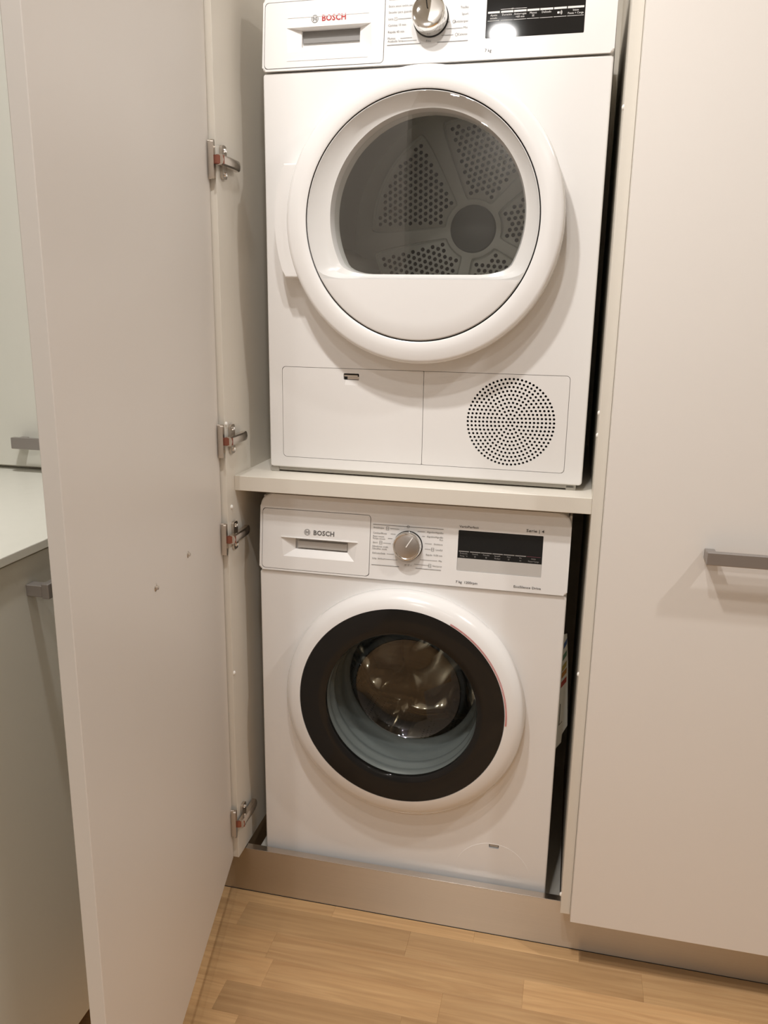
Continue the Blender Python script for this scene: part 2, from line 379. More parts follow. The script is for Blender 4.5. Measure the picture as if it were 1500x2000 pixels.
# concealed hinges
def hinge(zc, name='hinge'):
    ax = XL
    root = empty(name, (ax, -0.03, zc)); root.parent = cab; root.matrix_parent_inverse = Matrix.Translation(-Vector(cab.location))
    inv = Matrix.Translation(-Vector((ax, -0.03, zc)))
    def part(n, bm, m, smooth=None):
        o = obj(n, bm, m, None, smooth=smooth); o.parent = root; o.matrix_parent_inverse = inv; return o
    bm = new_bm()     # long flange of the cup on the door
    for h0, h1, s0, s1 in ((0.0, 0.0065, 0.0055, 0.0105), (0.0065, 0.0115, 0.003, 0.0165)):
        b2 = new_bm()
        pts = rrect(s0, s1, zc - 0.0315, zc + 0.0315, 0.0024 if s1 < 0.012 else 0.0055, 5)
        prism(b2, [(x, z) for x, z in pts], h0, h1, 0.0)
        me = bpy.data.meshes.new('t'); b2.to_mesh(me); b2.free(); bm.from_mesh(me); bpy.data.meshes.remove(me)
    part('cup_flange', oriented(bm), NICKEL, smooth=30)
    bm = new_bm()     # link between cup and arm
    p0 = door_pt(0.012, 0.011, 0); p1 = Vector((ax + 0.013, -0.042, 0))
    vs8 = []
    for p, hh, tt in ((p0, 0.0072, 0.004), (p1, 0.0078, 0.006)):
        for dx in (-tt, tt):
            for dz in (-hh, hh): vs8.append(bm.verts.new((p.x + dx, p.y, zc + dz)))
    for f in ((0, 1, 3, 2), (4, 6, 7, 5), (0, 4, 5, 1), (2, 3, 7, 6), (0, 2, 6, 4), (1, 5, 7, 3)): bm.faces.new([vs8[i] for i in f])
    bmesh.ops.bevel(bm, geom=bm.edges[:], offset=0.001, segments=2, affect='EDGES')
    part('hinge_link', bm, LINK)
    bm = new_bm()     # arm: pressed channel with an arched back, running into the cabinet
    prof = [(0.005, -0.0085), (0.014, -0.0085), (0.0165, -0.006), (0.0175, 0.0), (0.0165, 0.006), (0.014, 0.0085), (0.005, 0.0085)]
    stations = [(-0.046, 1.0), (-0.02, 1.0), (0.0, 1.05), (0.020, 1.0), (0.034, 0.86)]
    rows = [[bm.verts.new((ax + a * k, y, zc + b * (1 if y < 0.03 else 1.05))) for a, b in prof] for y, k in stations]
    for A, B in zip(rows, rows[1:]):
        for i in range(len(prof)): bm.faces.new((A[i], A[(i + 1) % len(prof)], B[(i + 1) % len(prof)], B[i]))
    bm.faces.new(rows[0]); bm.faces.new(rows[-1][::-1])
    part('hinge_arm', bm, NICKEL, smooth=35)
    bm = new_bm()     # winged mounting plate on the side panel (x up from the panel, outline in y, z)
    for z0, z1 in ((0.0, 0.0275), (-0.0275, 0.0)):
        pts = rrect(-0.022, -0.002, zc + z0, zc + z1, 0.0, 5, rs=((0.006, 0.006, 0, 0) if z0 < 0 else (0, 0, 0.006, 0.006)))
        a = [bm.verts.new((ax, y, z)) for y, z in pts]; b = [bm.verts.new((ax + 0.005, y, z)) for y, z in pts]
        bm.faces.new(a); bm.faces.new(b[::-1])
        for i in range(len(pts)): bm.faces.new((a[i], b[i], b[(i + 1) % len(pts)], a[(i + 1) % len(pts)]))
    bmesh.ops.remove_doubles(bm, verts=bm.verts[:], dist=1e-5)
    part('mounting_plate', bm, NICKEL)
    for dz in (0.0195, -0.0195):
        bm = new_bm(); lathe(bm, [(0, -0.0062), (0.0012, -0.0058), (0.0036, -0.0070), (0.0042, -0.0050), (0.0, -0.0050)], 0, 0, 14)
        bmesh.ops.rotate(bm, verts=bm.verts[:], cent=(0, 0, 0), matrix=Matrix.Rotation(PI / 2, 3, 'Z'))
        bmesh.ops.translate(bm, verts=bm.verts[:], vec=(ax, -0.0105, zc + dz))
        part('screw', bm, CHROME, smooth=40)
    return root
for z in (1.484, 1.000, 0.812, 0.196): hinge(z)

# steel plinth running under the whole row
pl = empty('plinth', (0.5, 0.0, 0)); tag(pl, 'brushed steel plinth strip along the oak floor under the cabinet row', 'plinth')
o = obj('plinth_board', box(new_bm(), -0.70, 1.66, -0.0023, 0.0145, 0.0005, 0.1054), STEEL, pl); o.matrix_parent_inverse = Matrix.Translation((-0.5, 0, 0))
o = obj('top_edge', box(new_bm(), -0.70, 1.66, -0.0023, 0.0145, 0.1054, 0.1063, 0.0003, 1), NICKEL, pl); o.matrix_parent_inverse = Matrix.Translation((-0.5, 0, 0))
o = obj('sealing_lip', box(new_bm(), -0.70, 1.66, -0.0030, 0.0, 0.0002, 0.0014), GAP, pl); o.matrix_parent_inverse = Matrix.Translation((-0.5, 0, 0))

# closed cabinet to the right
rc = empty('tall_cabinet', (0.90, 0.28, 0)); tag(rc, 'closed tall white cabinet right of the machines with a grey bar handle', 'cabinet')
RI = Matrix.Translation((-0.90, -0.28, 0))
def robj(n, bm, m, par=None):
    o = obj(n, bm, m); o.parent = par or rc; o.matrix_parent_inverse = Matrix.Identity(4) if par else RI; return o
robj('carcass', box(new_bm(), XR + 0.0186, 1.176, YF, 0.60, HB, TOPZ, 0.0006, 1), CREAM)
rdoor = robj('door', box(new_bm(), XR + 0.0190, 1.1735, -0.0575, -0.0385, HB, TOPZ, 0.0010, 2), LAMINATE)
robj('handle', bar_handle(new_bm(), 0.8118, 1.0125, 0.8605, -0.0575), HANDLE, rdoor)

# cabinet standing on the worktop to the left
lc = empty('wall_cabinet', (-0.35, 0.28, 0.93)); tag(lc, 'closed pale cabinet standing on the worktop behind the open door', 'cabinet')
LI = Matrix.Translation((0.35, -0.28, -0.93))
def lobj(n, bm, m, par=None):
    o = obj(n, bm, m); o.parent = par or lc; o.matrix_parent_inverse = Matrix.Identity(4) if par else LI; return o
lobj('carcass', box(new_bm(), -0.62, XL - 0.0190, YF, 0.60, 0.9245, TOPZ), CREAM)
ldoor = lobj('door', box(new_bm(), -0.62, -0.100, -0.0575, -0.0385, 0.9315, TOPZ, 0.001, 2), COOL_LAM)
lobj('handle', bar_handle(new_bm(), -0.4540, -0.2535, 0.9825, -0.0575), HANDLE, ldoor)
# worktop and the drawer unit below it, running toward the camera
wt = tag(obj('worktop', box(new_bm(), -0.78, -0.1205, -1.90, 0.60, 0.9105, 0.9235, 0.0012, 2), COUNTER), 'thin pale worktop left of the open door', 'worktop')
bc = empty('drawer_cabinet', (-0.45, -0.9, 0)); tag(bc, 'pale drawer cabinet in the shade under the thin worktop', 'cabinet')
BI = Matrix.Translation((0.45, 0.9, 0))
def bobj(n, bm, m, par=None):
    o = obj(n, bm, m); o.parent = par or bc; o.matrix_parent_inverse = Matrix.Identity(4) if par else BI; return o
bobj('carcass', box(new_bm(), -0.76, -0.1475, -1.88, -0.062, HB, 0.9090), CREAM)
bobj('recess_board', box(new_bm(), -0.76, -0.2, -1.88, -0.062, 0.0, HB), STEEL)
for y0, y1 in ((-0.72, -0.10), (-1.344, -0.724)):
    fr = bobj('drawer_front', box(new_bm(), -0.1465, -0.1275, y0, y1, HB, 0.9065, 0.001, 2), COOL_LAM)
    bm = bar_handle(new_bm(), 0, 0.205, 0.862, 0.0)
    yc = y0 + 0.208
    for v in bm.verts: v.co = Vector((-0.1275 - v.co.y, yc + v.co.x, v.co.z))
    bobj('handle', bm, HANDLE, fr)

# ------------------------------------------------------------------ appliances: shared builders
TILT = 0.105
def fascia_fn(z0): return lambda Z, d=0.0: -0.004 + TILT * max(0.0, Z - z0) + d
def emblem(bm, cx, cz, r, fy):
    arcstrip(bm, cx, cz, r, 0, 2 * PI, r * 0.16, fy, 36)
    for s in (-1, 1):
        arcstrip(bm, cx + s * r * 0.02, cz, r * 0.62, (0 if s > 0 else PI) - 0.95, (0 if s > 0 else PI) + 0.95, r * 0.13, fy, 12)
        strip(bm, cx + s * r * 0.36, cz - r * 0.62, cx + s * r * 0.36, cz + r * 0.62, r * 0.13, fy)
    for s in (-1, 1): strip(bm, cx - r * 0.40, cz + s * r * 0.17, cx + r * 0.40, cz + s * r * 0.17, r * 0.13, fy)
def knob(parent, cx, cz, R, depth, ybase, domed, name='programme_knob', ptr=62):
    """turned knob with a black base ring, chrome rim and face"""
    root = empty(name, (cx, ybase, cz), 0, parent); root.rotation_euler = (-math.atan(TILT), 0, 0)
    bm = new_bm(); lathe(bm, [(R * 1.035, 0.001), (R * 1.035, -0.0022), (R * 0.97, -0.003)], 0, 0, 64); obj('knob_ring', bm, BLACK, root, smooth=40)
    if domed:
        prof = [(R * 0.99, 0.0), (R, -depth * 0.15), (R * 0.985, -depth * 0.80), (R * 0.95, -depth * 0.93), (R * 0.86, -depth), (R * 0.80, -depth * 0.985), (R * 0.55, -depth * 0.955), (0, -depth * 0.94)]
        bm = new_bm(); lathe(bm, prof, 0, 0, 96); obj('knob_body', bm, CHROME, root, smooth=50)
        bm = new_bm(); box(bm, R * 0.15, R * 0.78, -depth - 0.0012, -depth * 0.93, -0.0008, 0.0008); bmesh.ops.rotate(bm, verts=bm.verts[:], cent=(0, 0, 0), matrix=Matrix.Rotation(-math.radians(ptr), 3, 'Y'))
        obj('pointer', bm, BLACK, root)
    else:
        prof = [(R * 0.985, 0.0), (R, -depth * 0.2), (R * 0.985, -depth * 0.86), (R * 0.94, -depth), (R * 0.87, -depth * 1.02), (R * 0.82, -depth * 0.92)]
        bm = new_bm(); lathe(bm, prof, 0, 0, 96); obj('knob_rim', bm, CHROME, root, smooth=50)
        bm = new_bm(); lathe(bm, [(R * 0.83, -depth * 0.915), (R * 0.80, -depth * 0.93), (0, -depth * 0.94)], 0, 0, 64); obj('knob_face', bm, KNOBFACE, root, smooth=50)
        bm = new_bm(); box(bm, -R * 0.03, R * 0.80, -depth * 1.03, -depth * 0.93, -0.0009, 0.0009); bmesh.ops.rotate(bm, verts=bm.verts[:], cent=(0, 0, 0), matrix=Matrix.Rotation(-math.radians(ptr), 3, 'Y'))
        obj('pointer', bm, WHITECAP, root)
    return root
def control_panel(parent, z0, ztop, W=0.598, drawer=None, disp=None, rt=0.024):
    fy = fascia_fn(z0)
    o = obj('control_panel', prism(new_bm(), rrect(0.0, W, z0 + 0.0012, ztop, 0.006, 8, rs=(0.006, 0.006, rt, rt)), 0.0, 0.05, 0.004, 4), ENAMEL, parent)
    bm = new_bm(); x0, x1, a, b = drawer; prism(bm, rrect(x0 - 0.0011, x1 + 0.0011, a - 0.0011, b + 0.0011, 0.0068, 6), -0.01, 0.030)
    cs = [bm]
    if disp: bm2 = new_bm(); prism(bm2, rrect(*disp, 0.0015, 3), -0.01, 0.004); cs.append(bm2)
    cut(o, cs); shear_y(o, TILT, z0, -0.004)
    return o, fy
def drawer_front(parent, rect, slot_front, slot_in, z0, m=ENAMEL):
    x0, x1, a, b = rect
    o = obj('detergent_drawer', prism(new_bm(), rrect(x0, x1, a, b, 0.006, 6), -0.0004, 0.020, 0.001, 2), m, parent)
    w = new_bm(); hull_wedge(w, slot_front, slot_in, -0.0006, 0.010)
    w2 = new_bm(); xa = min(p[0] for p in slot_in); xb = max(p[0] for p in slot_in); za = min(p[1] for p in slot_in); zb = max(p[1] for p in slot_in)
    box(w2, xa, xb, 0.0095, 0.0185, za, zb)
    cut(o, [w, w2]); shear_y(o, TILT, z0, -0.004)
    return o
def seg_bars(bm, x0, x1, z, t, fy, fr):
    for a, b in fr: strip(bm, x0 + (x1 - x0) * a, z, x0 + (x1 - x0) * b, z, t, fy)
FR = [(0.0, 0.125), (0.138, 0.268), (0.275, 0.407), (0.415, 0.542), (0.550, 0.683), (0.693, 0.823), (0.833, 1.0)]

# ================================================================== WASHING MACHINE
wm = empty('washing_machine', (0.0, 0.0232, 0.05))
tag(wm, 'white front loading washing machine with black ringed door, standing under the shelf', 'washing machine')
SE = 0.6855
WC = (0.2975, 0.441)
bm = new_bm(); prism(bm, rrect(0, 0.598, 0.0, SE - 0.0008, 0.006, 4), 0.0, 0.03, 0.003, 3)
front = obj('front_panel', bm, ENAMEL, wm)
hole = new_bm(); cyl(hole, WC[0], WC[1], 0.165, -0.02, 0.06, 96)
sl = new_bm(); prism(sl, rrect(0.4806, 0.5004, 0.1335, 0.1420, 0.001, 3), -0.01, 0.012)
cut(front, [hole, sl])
bm = new_bm(); box(bm, 0.0, 0.004, 0.03, 0.56, 0.0, 0.83); box(bm, 0.594, 0.598, 0.03, 0.56, 0.0, 0.83); box(bm, 0.004, 0.594, 0.555, 0.56, 0.0, 0.83); box(bm, 0.004, 0.594, 0.03, 0.555, 0.0, 0.004)
obj('casing', bm, ENAMEL, wm)
obj('worktop_lid', box(new_bm(), 0.001, 0.597, 0.045, 0.56, 0.83, 0.845, 0.004, 2), ENAMEL, wm)
# service flap, round top, lower right
pts = [(0.489 + 0.078 * math.cos(a), 0.066 + 0.078 * math.sin(a)) for a in [PI * i / 40 for i in range(41)]] + [(0.411, 0.012), (0.567, 0.012)]
fl = obj('service_flap', prism(new_bm(), pts, -0.0004, 0.001, 0.0003, 1), ENAMEL, wm)
c2 = new_bm(); prism(c2, rrect(0.4806, 0.5004, 0.1335, 0.1420, 0.001, 3), -0.01, 0.012); cut(fl, [c2])
bm = new_bm(); box(bm, 0.4812, 0.4998, 0.006, 0.011, 0.134, 0.1415); obj('flap_slot', bm, GAP, wm)
bm = new_bm(); prism(bm, rrect(0.4818, 0.4992, 0.1362, 0.1402, 0.001, 3), 0.0015, 0.005); obj('flap_latch', bm, ENAMEL_GREY, wm)
# fascia
DR = (0.0058, 0.2235, 0.6912, 0.8085)
cp, fw = control_panel(wm, SE, 0.8375, drawer=DR, disp=(0.3932, 0.5492, 0.7168, 0.7938))
dr = drawer_front(wm, DR, [(0.0490, 0.7165), (0.1944, 0.7165), (0.1993, 0.7548), (0.0452, 0.7548)], [(0.0710, 0.7300), (0.1773, 0.7300), (0.1773, 0.7512), (0.0710, 0.7512)], SE)
bm = new_bm(); box(bm, 0.076, 0.1768, 0.0085, 0.0180, 0.7335, 0.7462, 0.0005, 1); o = obj('drawer_grip', bm, ENAMEL_GREY, dr); shear_y(o, TILT, SE, -0.004)
bm = new_bm(); prism(bm, [(0.0445, 0.7543), (0.1999, 0.7543), (0.1999, 0.7556), (0.0445, 0.7556)], -0.0022, 0.0); o = obj('grip_lip', bm, ENAMEL, dr); shear_y(o, TILT, SE, -0.004)
bm = new_bm(); f2 = lambda Z: fw(Z) - 0.0008
emblem(bm, 0.0978, 0.7674, 0.0056, f2); obj('emblem', bm, PRINT, wm)
bm = new_bm(); text_bm(bm, 'BOSCH', 0.1108, 0.7630, h=0.0090, w=0.0418, bold=0.028, fy=f2, space=1.05); obj('lettering', bm, PRINT, wm)
# display window and soft-key strip
bm = new_bm(); prism(bm, rrect(0.3935, 0.5489, 0.7412, 0.7935, 0.001, 2), 0.0012, 0.0035); o = obj('display', bm, BLACK, wm); shear_y(o, TILT, SE, -0.004)
bm = new_bm(); prism(bm, rrect(0.3935, 0.5489, 0.7172, 0.7409, 0.001, 2), 0.0012, 0.0035); o = obj('key_strip', bm, ENAMEL_GREY, wm); shear_y(o, TILT, SE, -0.004)
f3 = lambda Z: fw(Z) + 0.0008
bm = new_bm(); seg_bars(bm, 0.3956, 0.5465, 0.7538, 0.0016, f3, FR[:6]); obj('key_marks', bm, DIMPRINT, o)
bm = new_bm(); seg_bars(bm, 0.3956, 0.5465, 0.7538, 0.0010, f3, FR[6:]); obj('start_mark', bm, mat('dim_red_print', (0.12, 0.035, 0.05, 1), 0.5), o)
bm = new_bm(); words = [('Prelavado', 'Temp. °C'), ('Centrif.', '◎'), ('Prendas', '▦'), ('SpeedP.', 'Perfect'), ('Fácil', '▣'), ('Fin', 'en'), ('Inicio', 'Pausa+Carga')]
for (a, b), (w1, w2) in zip(FR, words):
    xc = 0.3956 + 0.1509 * (a + b) / 2
    text_bm(bm, w1, xc, 0.7488, h=0.0026, align='C', fy=f3); text_bm(bm, w2, xc, 0.7440, h=0.0026, align='C', fy=f3)
obj('key_labels', bm, DIMPRINT, o)
# printed programme names
bm = new_bm()
L1 = [('Antialergias', 0.7855), ('Camisas/Blusas', 0.7752), ('Ropa oscura', 0.7690), ('Roupa escura', 0.7648), ('Sport', 0.7570), ('Edredones sintét.', 0.7495), ('Edredões sintét.', 0.7450), ('Delicado/Seda', 0.7365), ('Limp. tambor', 0.7262)]
for t, z in L1: text_bm(bm, t, 0.2298, z, h=0.0031, fy=f2)
R1 = [('Algodón/Algodão', 0.7842), ('Algodón/Algodão', 0.7757), ('Eco', 0.7712), ('Sintéticos', 0.7622), ('Lana/Lã', 0.7517), ('Rápido 15/30 min', 0.7410), ('Mix', 0.7307), ('Nocturno', 0.7205)]
for t, z in R1: text_bm(bm, t, 0.3648, z, h=0.0031, align='R', fy=f2)
text_bm(bm, "30' 15' +", 0.300, 0.7180, h=0.0028, align='C', fy=f2)
for z, xa, xb in ((0.7870, 0.2625, 0.280), (0.7768, 0.2640, 0.2735), (0.7680, 0.2590, 0.2680), (0.7582, 0.2500, 0.2650), (0.7378, 0.2580, 0.2720), (0.7275, 0.2530, 0.2790)): strip(bm, xa, z, xb, z, 0.0006, f2)
for z, xa, xb in ((0.7856, 0.3160, 0.3300), (0.7770, 0.3250, 0.3300), (0.7635, 0.3310, 0.3440), (0.7530, 0.3310, 0.3420), (0.7320, 0.3230, 0.3560), (0.7222, 0.3120, 0.3400)): strip(bm, xa, z, xb, z, 0.0006, f2)
strip(bm, 0.2290, 0.7930, 0.3650, 0.7930, 0.0008, f2); strip(bm, 0.2285, 0.7148, 0.2830, 0.7148, 0.0008, f2); strip(bm, 0.3150, 0.7148, 0.3640, 0.7148, 0.0008, f2)
arcstrip(bm, 0.2975, 0.7930, 0.0022, 0, 2 * PI, 0.0006, f2, 16)
for cx, cz in ((0.2575, 0.7868), (0.2455, 0.7585), (0.3460, 0.7532), (0.3420, 0.7218)):   # small care symbols beside the names
    s = 0.0030
    for q in ((-1, -1, 1, -1), (1, -1, 1, 1), (1, 1, -1, 1), (-1, 1, -1, -1), (-1, 0, 1, 0)): strip(bm, cx + q[0] * s * 0.8, cz + q[1] * s, cx + q[2] * s * 0.8, cz + q[3] * s, 0.0005, f2)
obj('printed_labels', bm, PRINT, wm)
for t, x, z, h, w in (('VarioPerfect', 0.3942, 0.7988, 0.0042, 0.0362), ('Serie | 4', 0.5177, 0.7998, 0.0050, 0.0322), ('7 kg  1200rpm', 0.3929, 0.6938, 0.0044, 0.0405), ('EcoSilence Drive', 0.5009, 0.6945, 0.0042, 0.0495)):
    bm = new_bm(); text_bm(bm, t, x, z, h=h, w=w, fy=f2, bold=0.008); obj('small_lettering', bm, PRINTD, wm)
knob(wm, 0.2985, 0.7572, 0.0272, 0.018, fw(0.7572), False, ptr=58)
# door: white ring, smoked band, glass bowl
wd = empty('porthole_door', (WC[0], 0, WC[1]), 0, wm)
bm = new_bm(); lathe(bm, [(0.166, 0.001), (0.233, 0.001), (0.2365, -0.004), (0.2350, -0.020), (0.2290, -0.031), (0.2190, -0.0375), (0.2060, -0.0410), (0.2030, -0.0415), (0.2022, -0.0395), (0.166, -0.030)], 0, 0, 128, close=True)
for v in bm.verts:
    q = max(0.0, min(1.0, (math.hypot(v.co.x, v.co.z) - 0.208) / 0.026)); v.co.x *= 1 + 0.012 * q; v.co.z = v.co.z * (1 + 0.012 * q) - 0.007 * q
obj('door_ring', bm, ENAMEL, wd, smooth=40)
bm = new_bm(); lathe(bm, [(0.2022, -0.0392), (0.2018, -0.0420), (0.190, -0.0432), (0.165, -0.0425), (0.1525, -0.0405), (0.1500, -0.0380), (0.1500, -0.030), (0.2022, -0.030)], 0, 0, 128, close=True)
obj('smoked_band', bm, DARKRING, wd, smooth=40)
bm = new_bm(); lathe(bm, [(0.1500, -0.037), (0.1490, -0.030), (0.1440, -0.018), (0.1330, 0.010), (0.1230, 0.045), (0.1130, 0.062), (0.085, 0.070), (0.0, 0.073)], 0, 0, 96)
obj('glass_bowl', bm, BOWL, wd, smooth=60)
bm = new_bm()
for ra, rb in ((0.2042, 0.2051), (0.2060, 0.2069)):
    pr = None
    for i in range(49):
        a = math.radians(-3 + 66 * i / 48); c = []
        for R_ in (ra, rb): c.append(bm.verts.new((R_ * math.cos(a), -0.0418, R_ * math.sin(a))))
        if pr: bm.faces.new((pr[0], pr[1], c[1], c[0]))
        pr = c
obj('red_arc', bm, REDARC, wd)
# gasket and drum
bm = new_bm(); lathe(bm, [(0.1640, 0.000), (0.1600, -0.018), (0.1545, -0.024), (0.1500, -0.020), (0.1490, -0.012), (0.1525, -0.006), (0.1525, 0.000), (0.1470, 0.005), (0.1462, 0.014), (0.1505, 0.020), (0.1500, 0.026), (0.1445, 0.034), (0.1430, 0.050), (0.1440, 0.064), (0.1400, 0.072), (0.1345, 0.078), (0.1335, 0.085), (0.1370, 0.090), (0.1500, 0.092), (0.1700, 0.060)], WC[0], WC[1], 96)
obj('door_gasket', bm, RUBBER, wm, smooth=50)
drum = empty('drum', (WC[0], 0.095, WC[1]), 0, wm)
bm = new_bm(); lathe(bm, [(0.1400, -0.002), (0.1480, 0.006), (0.200, 0.012), (0.228, 0.030), (0.2335, 0.055)], 0, 0, 96); obj('drum_lip', bm, DRUMS, drum, smooth=40)
bm = new_bm(); lathe(bm, [(0.2335, 0.055), (0.2345, 0.15), (0.2335, 0.27)], 0, 0, 96); obj('drum_wall', bm, DRUMH, drum, smooth=40)
bm = new_bm(); n = 96; rings = []
for r, y in ((0.2335, 0.27), (0.2300, 0.283), (0.219, 0.295), (0.200, 0.303), (0.18, 0.308), (0.155, 0.313), (0.13, 0.315), (0.105, 0.313), (0.08, 0.307), (0.055, 0.300), (0.03, 0.296), (0.0, 0.295)):
    if r == 0: rings.append([bm.verts.new((0, y, 0))]); continue
    rr = []
    for k in range(n):
        a = 2 * PI * k / n; amp = 0.030 * math.exp(-((r - 0.125) / 0.055) ** 2) * (0.5 + 0.5 * math.cos(3 * a + 0.5)) ** 1.4 + 0.014 * math.exp(-((r - 0.21) / 0.035) ** 2) * (0.5 + 0.5 * math.cos(11 * a)) + 0.005 * math.sin(5 * a + 30 * r) * min(1, r * 20)
        rr.append(bm.verts.new((r * math.cos(a), y - amp, r * math.sin(a))))
    rings.append(rr)
for A, B in zip(rings, rings[1:]):
    for k in range(n):
        l = (k + 1) % n
        bm.faces.new((A[k], A[l], B[0]) if len(B) == 1 else (A[k], A[l], B[l], B[k]))
obj('drum_end', bm, DRUMS, drum, smooth=60)
for k in range(3):
    a0 = math.radians(250 + 120 * k); bm = new_bm(); rows = []
    for y in (0.06, 0.075, 0.16, 0.24, 0.262):
        e = 0.2 if y in (0.06, 0.262) else 1.0
        rows.append([bm.verts.new(((0.2338 - h * e) * math.cos(a0 + w), y, (0.2338 - h * e) * math.sin(a0 + w))) for w, h in ((-0.17, 0.0), (-0.11, 0.016), (-0.05, 0.042), (0.0, 0.050), (0.05, 0.042), (0.11, 0.016), (0.17, 0.0))])
    for A, B in zip(rows, rows[1:]):
        for i in range(6): bm.faces.new((A[i], A[i + 1], B[i + 1], B[i]))
    obj('drum_paddle', bm, DRUMS, drum, smooth=60)
# energy label hanging at the machine's right side
el = empty('energy_label', (0.606, 0.06, 0.62)); tag(el, 'folded paper energy label with coloured arrows in the gap right of the washing machine', 'label')

EI = Matrix.Translation((-0.606, -0.06, -0.62))
def eobj(n, bm, m): o = obj(n, bm, m, el); o.matrix_parent_inverse = EI; return o
def sheet(bm, pts, y, t=0.0006):
    a = [bm.verts.new((x, y + (x - 0.6) * 1.2, z)) for x, z in pts]; b = [bm.verts.new((x, y + t + (x - 0.6) * 1.2, z)) for x, z in pts]
    bm.faces.new(a); bm.faces.new(b[::-1])
    for i in range(len(pts)): bm.faces.new((a[i], b[i], b[(i + 1) % len(pts)], a[(i + 1) % len(pts)]))
    return bm
eobj('label_sheet', sheet(new_bm(), [(0.5982, 0.382), (0.6085, 0.391), (0.6090, 0.409), (0.6185, 0.424), (0.6104, 0.565), (0.6044, 0.630), (0.5982, 0.630)], 0.100), PAPER)
for i, (c, zb) in enumerate((((0.04, 0.10, 0.28, 1), 0.598), ((0.10, 0.22, 0.14, 1), 0.573), ((0.42, 0.34, 0.10, 1), 0.550), ((0.48, 0.24, 0.06, 1), 0.535), ((0.40, 0.06, 0.04, 1), 0.515))):
    w_ = 0.6055 + 0.0011 * i
    eobj('colour_arrow', sheet(new_bm(), [(0.6000, zb), (w_, zb + 0.010), (w_, zb + 0.022), (0.6000, zb + 0.012)], 0.0992, 0.0005), mat('arrow_print', c, 0.5))
eobj('label_frame', sheet(new_bm(), [(0.6010, 0.432), (0.6075, 0.438), (0.6075, 0.4395), (0.6022, 0.4345), (0.6022, 0.480), (0.6010, 0.480)], 0.0992, 0.0005), PRINT)

# ================================================================== TUMBLE DRYER
DYAW = -math.atan2(0.0113, 0.598)
td = empty('tumble_dryer', (0.0118, 0.0608, 0.927), DYAW)
tag(td, 'white tumble dryer with large round window, standing on the shelf above the washing machine', 'tumble dryer')
DS = 0.714
DC = (0.2985, 0.4625)
front = obj('front_panel', prism(new_bm(), rrect(0, 0.598, 0.0105, DS - 0.0008, 0.006, 4), 0.0, 0.03, 0.003, 3), ENAMEL, td)
hole = new_bm(); cyl(hole, DC[0], DC[1], 0.196, -0.02, 0.06, 96)
lp = new_bm(); prism(lp, rrect(0.0272, 0.5658, 0.0310, 0.2055, 0.007, 5), -0.01, 0.006)
wl = new_bm(); prism(wl, rrect(0.36, 0.5565, 0.0340, 0.2035, 0.004, 3), 0.005, 0.05)
cut(front, [hole, lp, wl])
bm = new_bm(); box(bm, 0.0, 0.004, 0.03, 0.50, 0.0105, 0.835); box(bm, 0.594, 0.598, 0.03, 0.50, 0.0105, 0.835); box(bm, 0.004, 0.594, 0.497, 0.50, 0.0105, 0.835); box(bm, 0.004, 0.594, 0.03, 0.497, 0.0105, 0.0145)
obj('casing', bm, ENAMEL, td)
obj('top_cover', box(new_bm(), 0.0, 0.598, 0.030, 0.50, 0.835, 0.842, 0.002, 1), ENAMEL, td)
bm = new_bm(); box(bm, 0.012, 0.586, 0.006, 0.49, 0.0028, 0.0108, 0.002, 2); obj('base_tray', bm, BASEDARK, td)
bm = new_bm(); box(bm, -0.0005, 0.016, 0.004, 0.03, 0.0, 0.0105, 0.001, 1); obj('foot', bm, BASEDARK, td)
bm = new_bm(); box(bm, 0.570, 0.588, 0.006, 0.03, 0.0, 0.0105, 0.001, 1); obj('foot', bm, BASEDARK, td)
# condenser flap and grille flap
mf = obj('condenser_flap', prism(new_bm(), rrect(0.0280, 0.3028, 0.0318, 0.2047, 0.006, 5, rs=(0.006, 0.0015, 0.0015, 0.006)), 0.0002, 0.006, 0.0012, 2), ENAMEL, td)
c1 = new_bm(); prism(c1, rrect(0.1500, 0.1800, 0.1842, 0.1962, 0.0015, 3), -0.01, 0.0055)
c2 = new_bm(); hull_wedge(c2, [(0.1525, 0.173), (0.1775, 0.173), (0.1775, 0.1850), (0.1525, 0.1850)], [(0.1525, 0.1835), (0.1775, 0.1835), (0.1775, 0.1845), (0.1525, 0.1845)], -0.0001, 0.0018)
cut(mf, [c1, c2])
bm = new_bm(); box(bm, 0.1502, 0.1798, 0.0046, 0.0056, 0.1844, 0.1960); obj('latch_recess', bm, GAP, mf)
bm = new_bm(); box(bm, 0.1505, 0.1775, 0.0008, 0.0046, 0.1905, 0.1935, 0.0006, 1); box(bm, 0.1570, 0.1795, 0.0024, 0.0046, 0.1852, 0.1905); obj('latch_bar', bm, NICKEL, mf)
gf = obj('grille_flap', prism(new_bm(), rrect(0.3038, 0.5650, 0.0318, 0.2047, 0.006, 5, rs=(0.0015, 0.006, 0.006, 0.0015)), 0.0002, 0.006, 0.0012, 2), ENAMEL, td)
GC = (0.4648, 0.1190); hb = new_bm(); cyl(hb, GC[0], GC[1], 0.00225, -0.01, 0.02, 12)
for k in range(1, 12):
    for q in range(6 * k):
        a = 2 * PI * q / (6 * k) + 0.02; rr = 0.00705 * k
        cyl(hb, GC[0] + rr * math.cos(a), GC[1] + rr * math.sin(a), 0.00225, -0.01, 0.02, 12)
cut(gf, [hb])
obj('dark_grille_backing', box(new_bm(), 0.37, 0.5560, 0.028, 0.030, 0.0345, 0.2030), GAP, td)  # dark plate standing in for the shade behind the grille
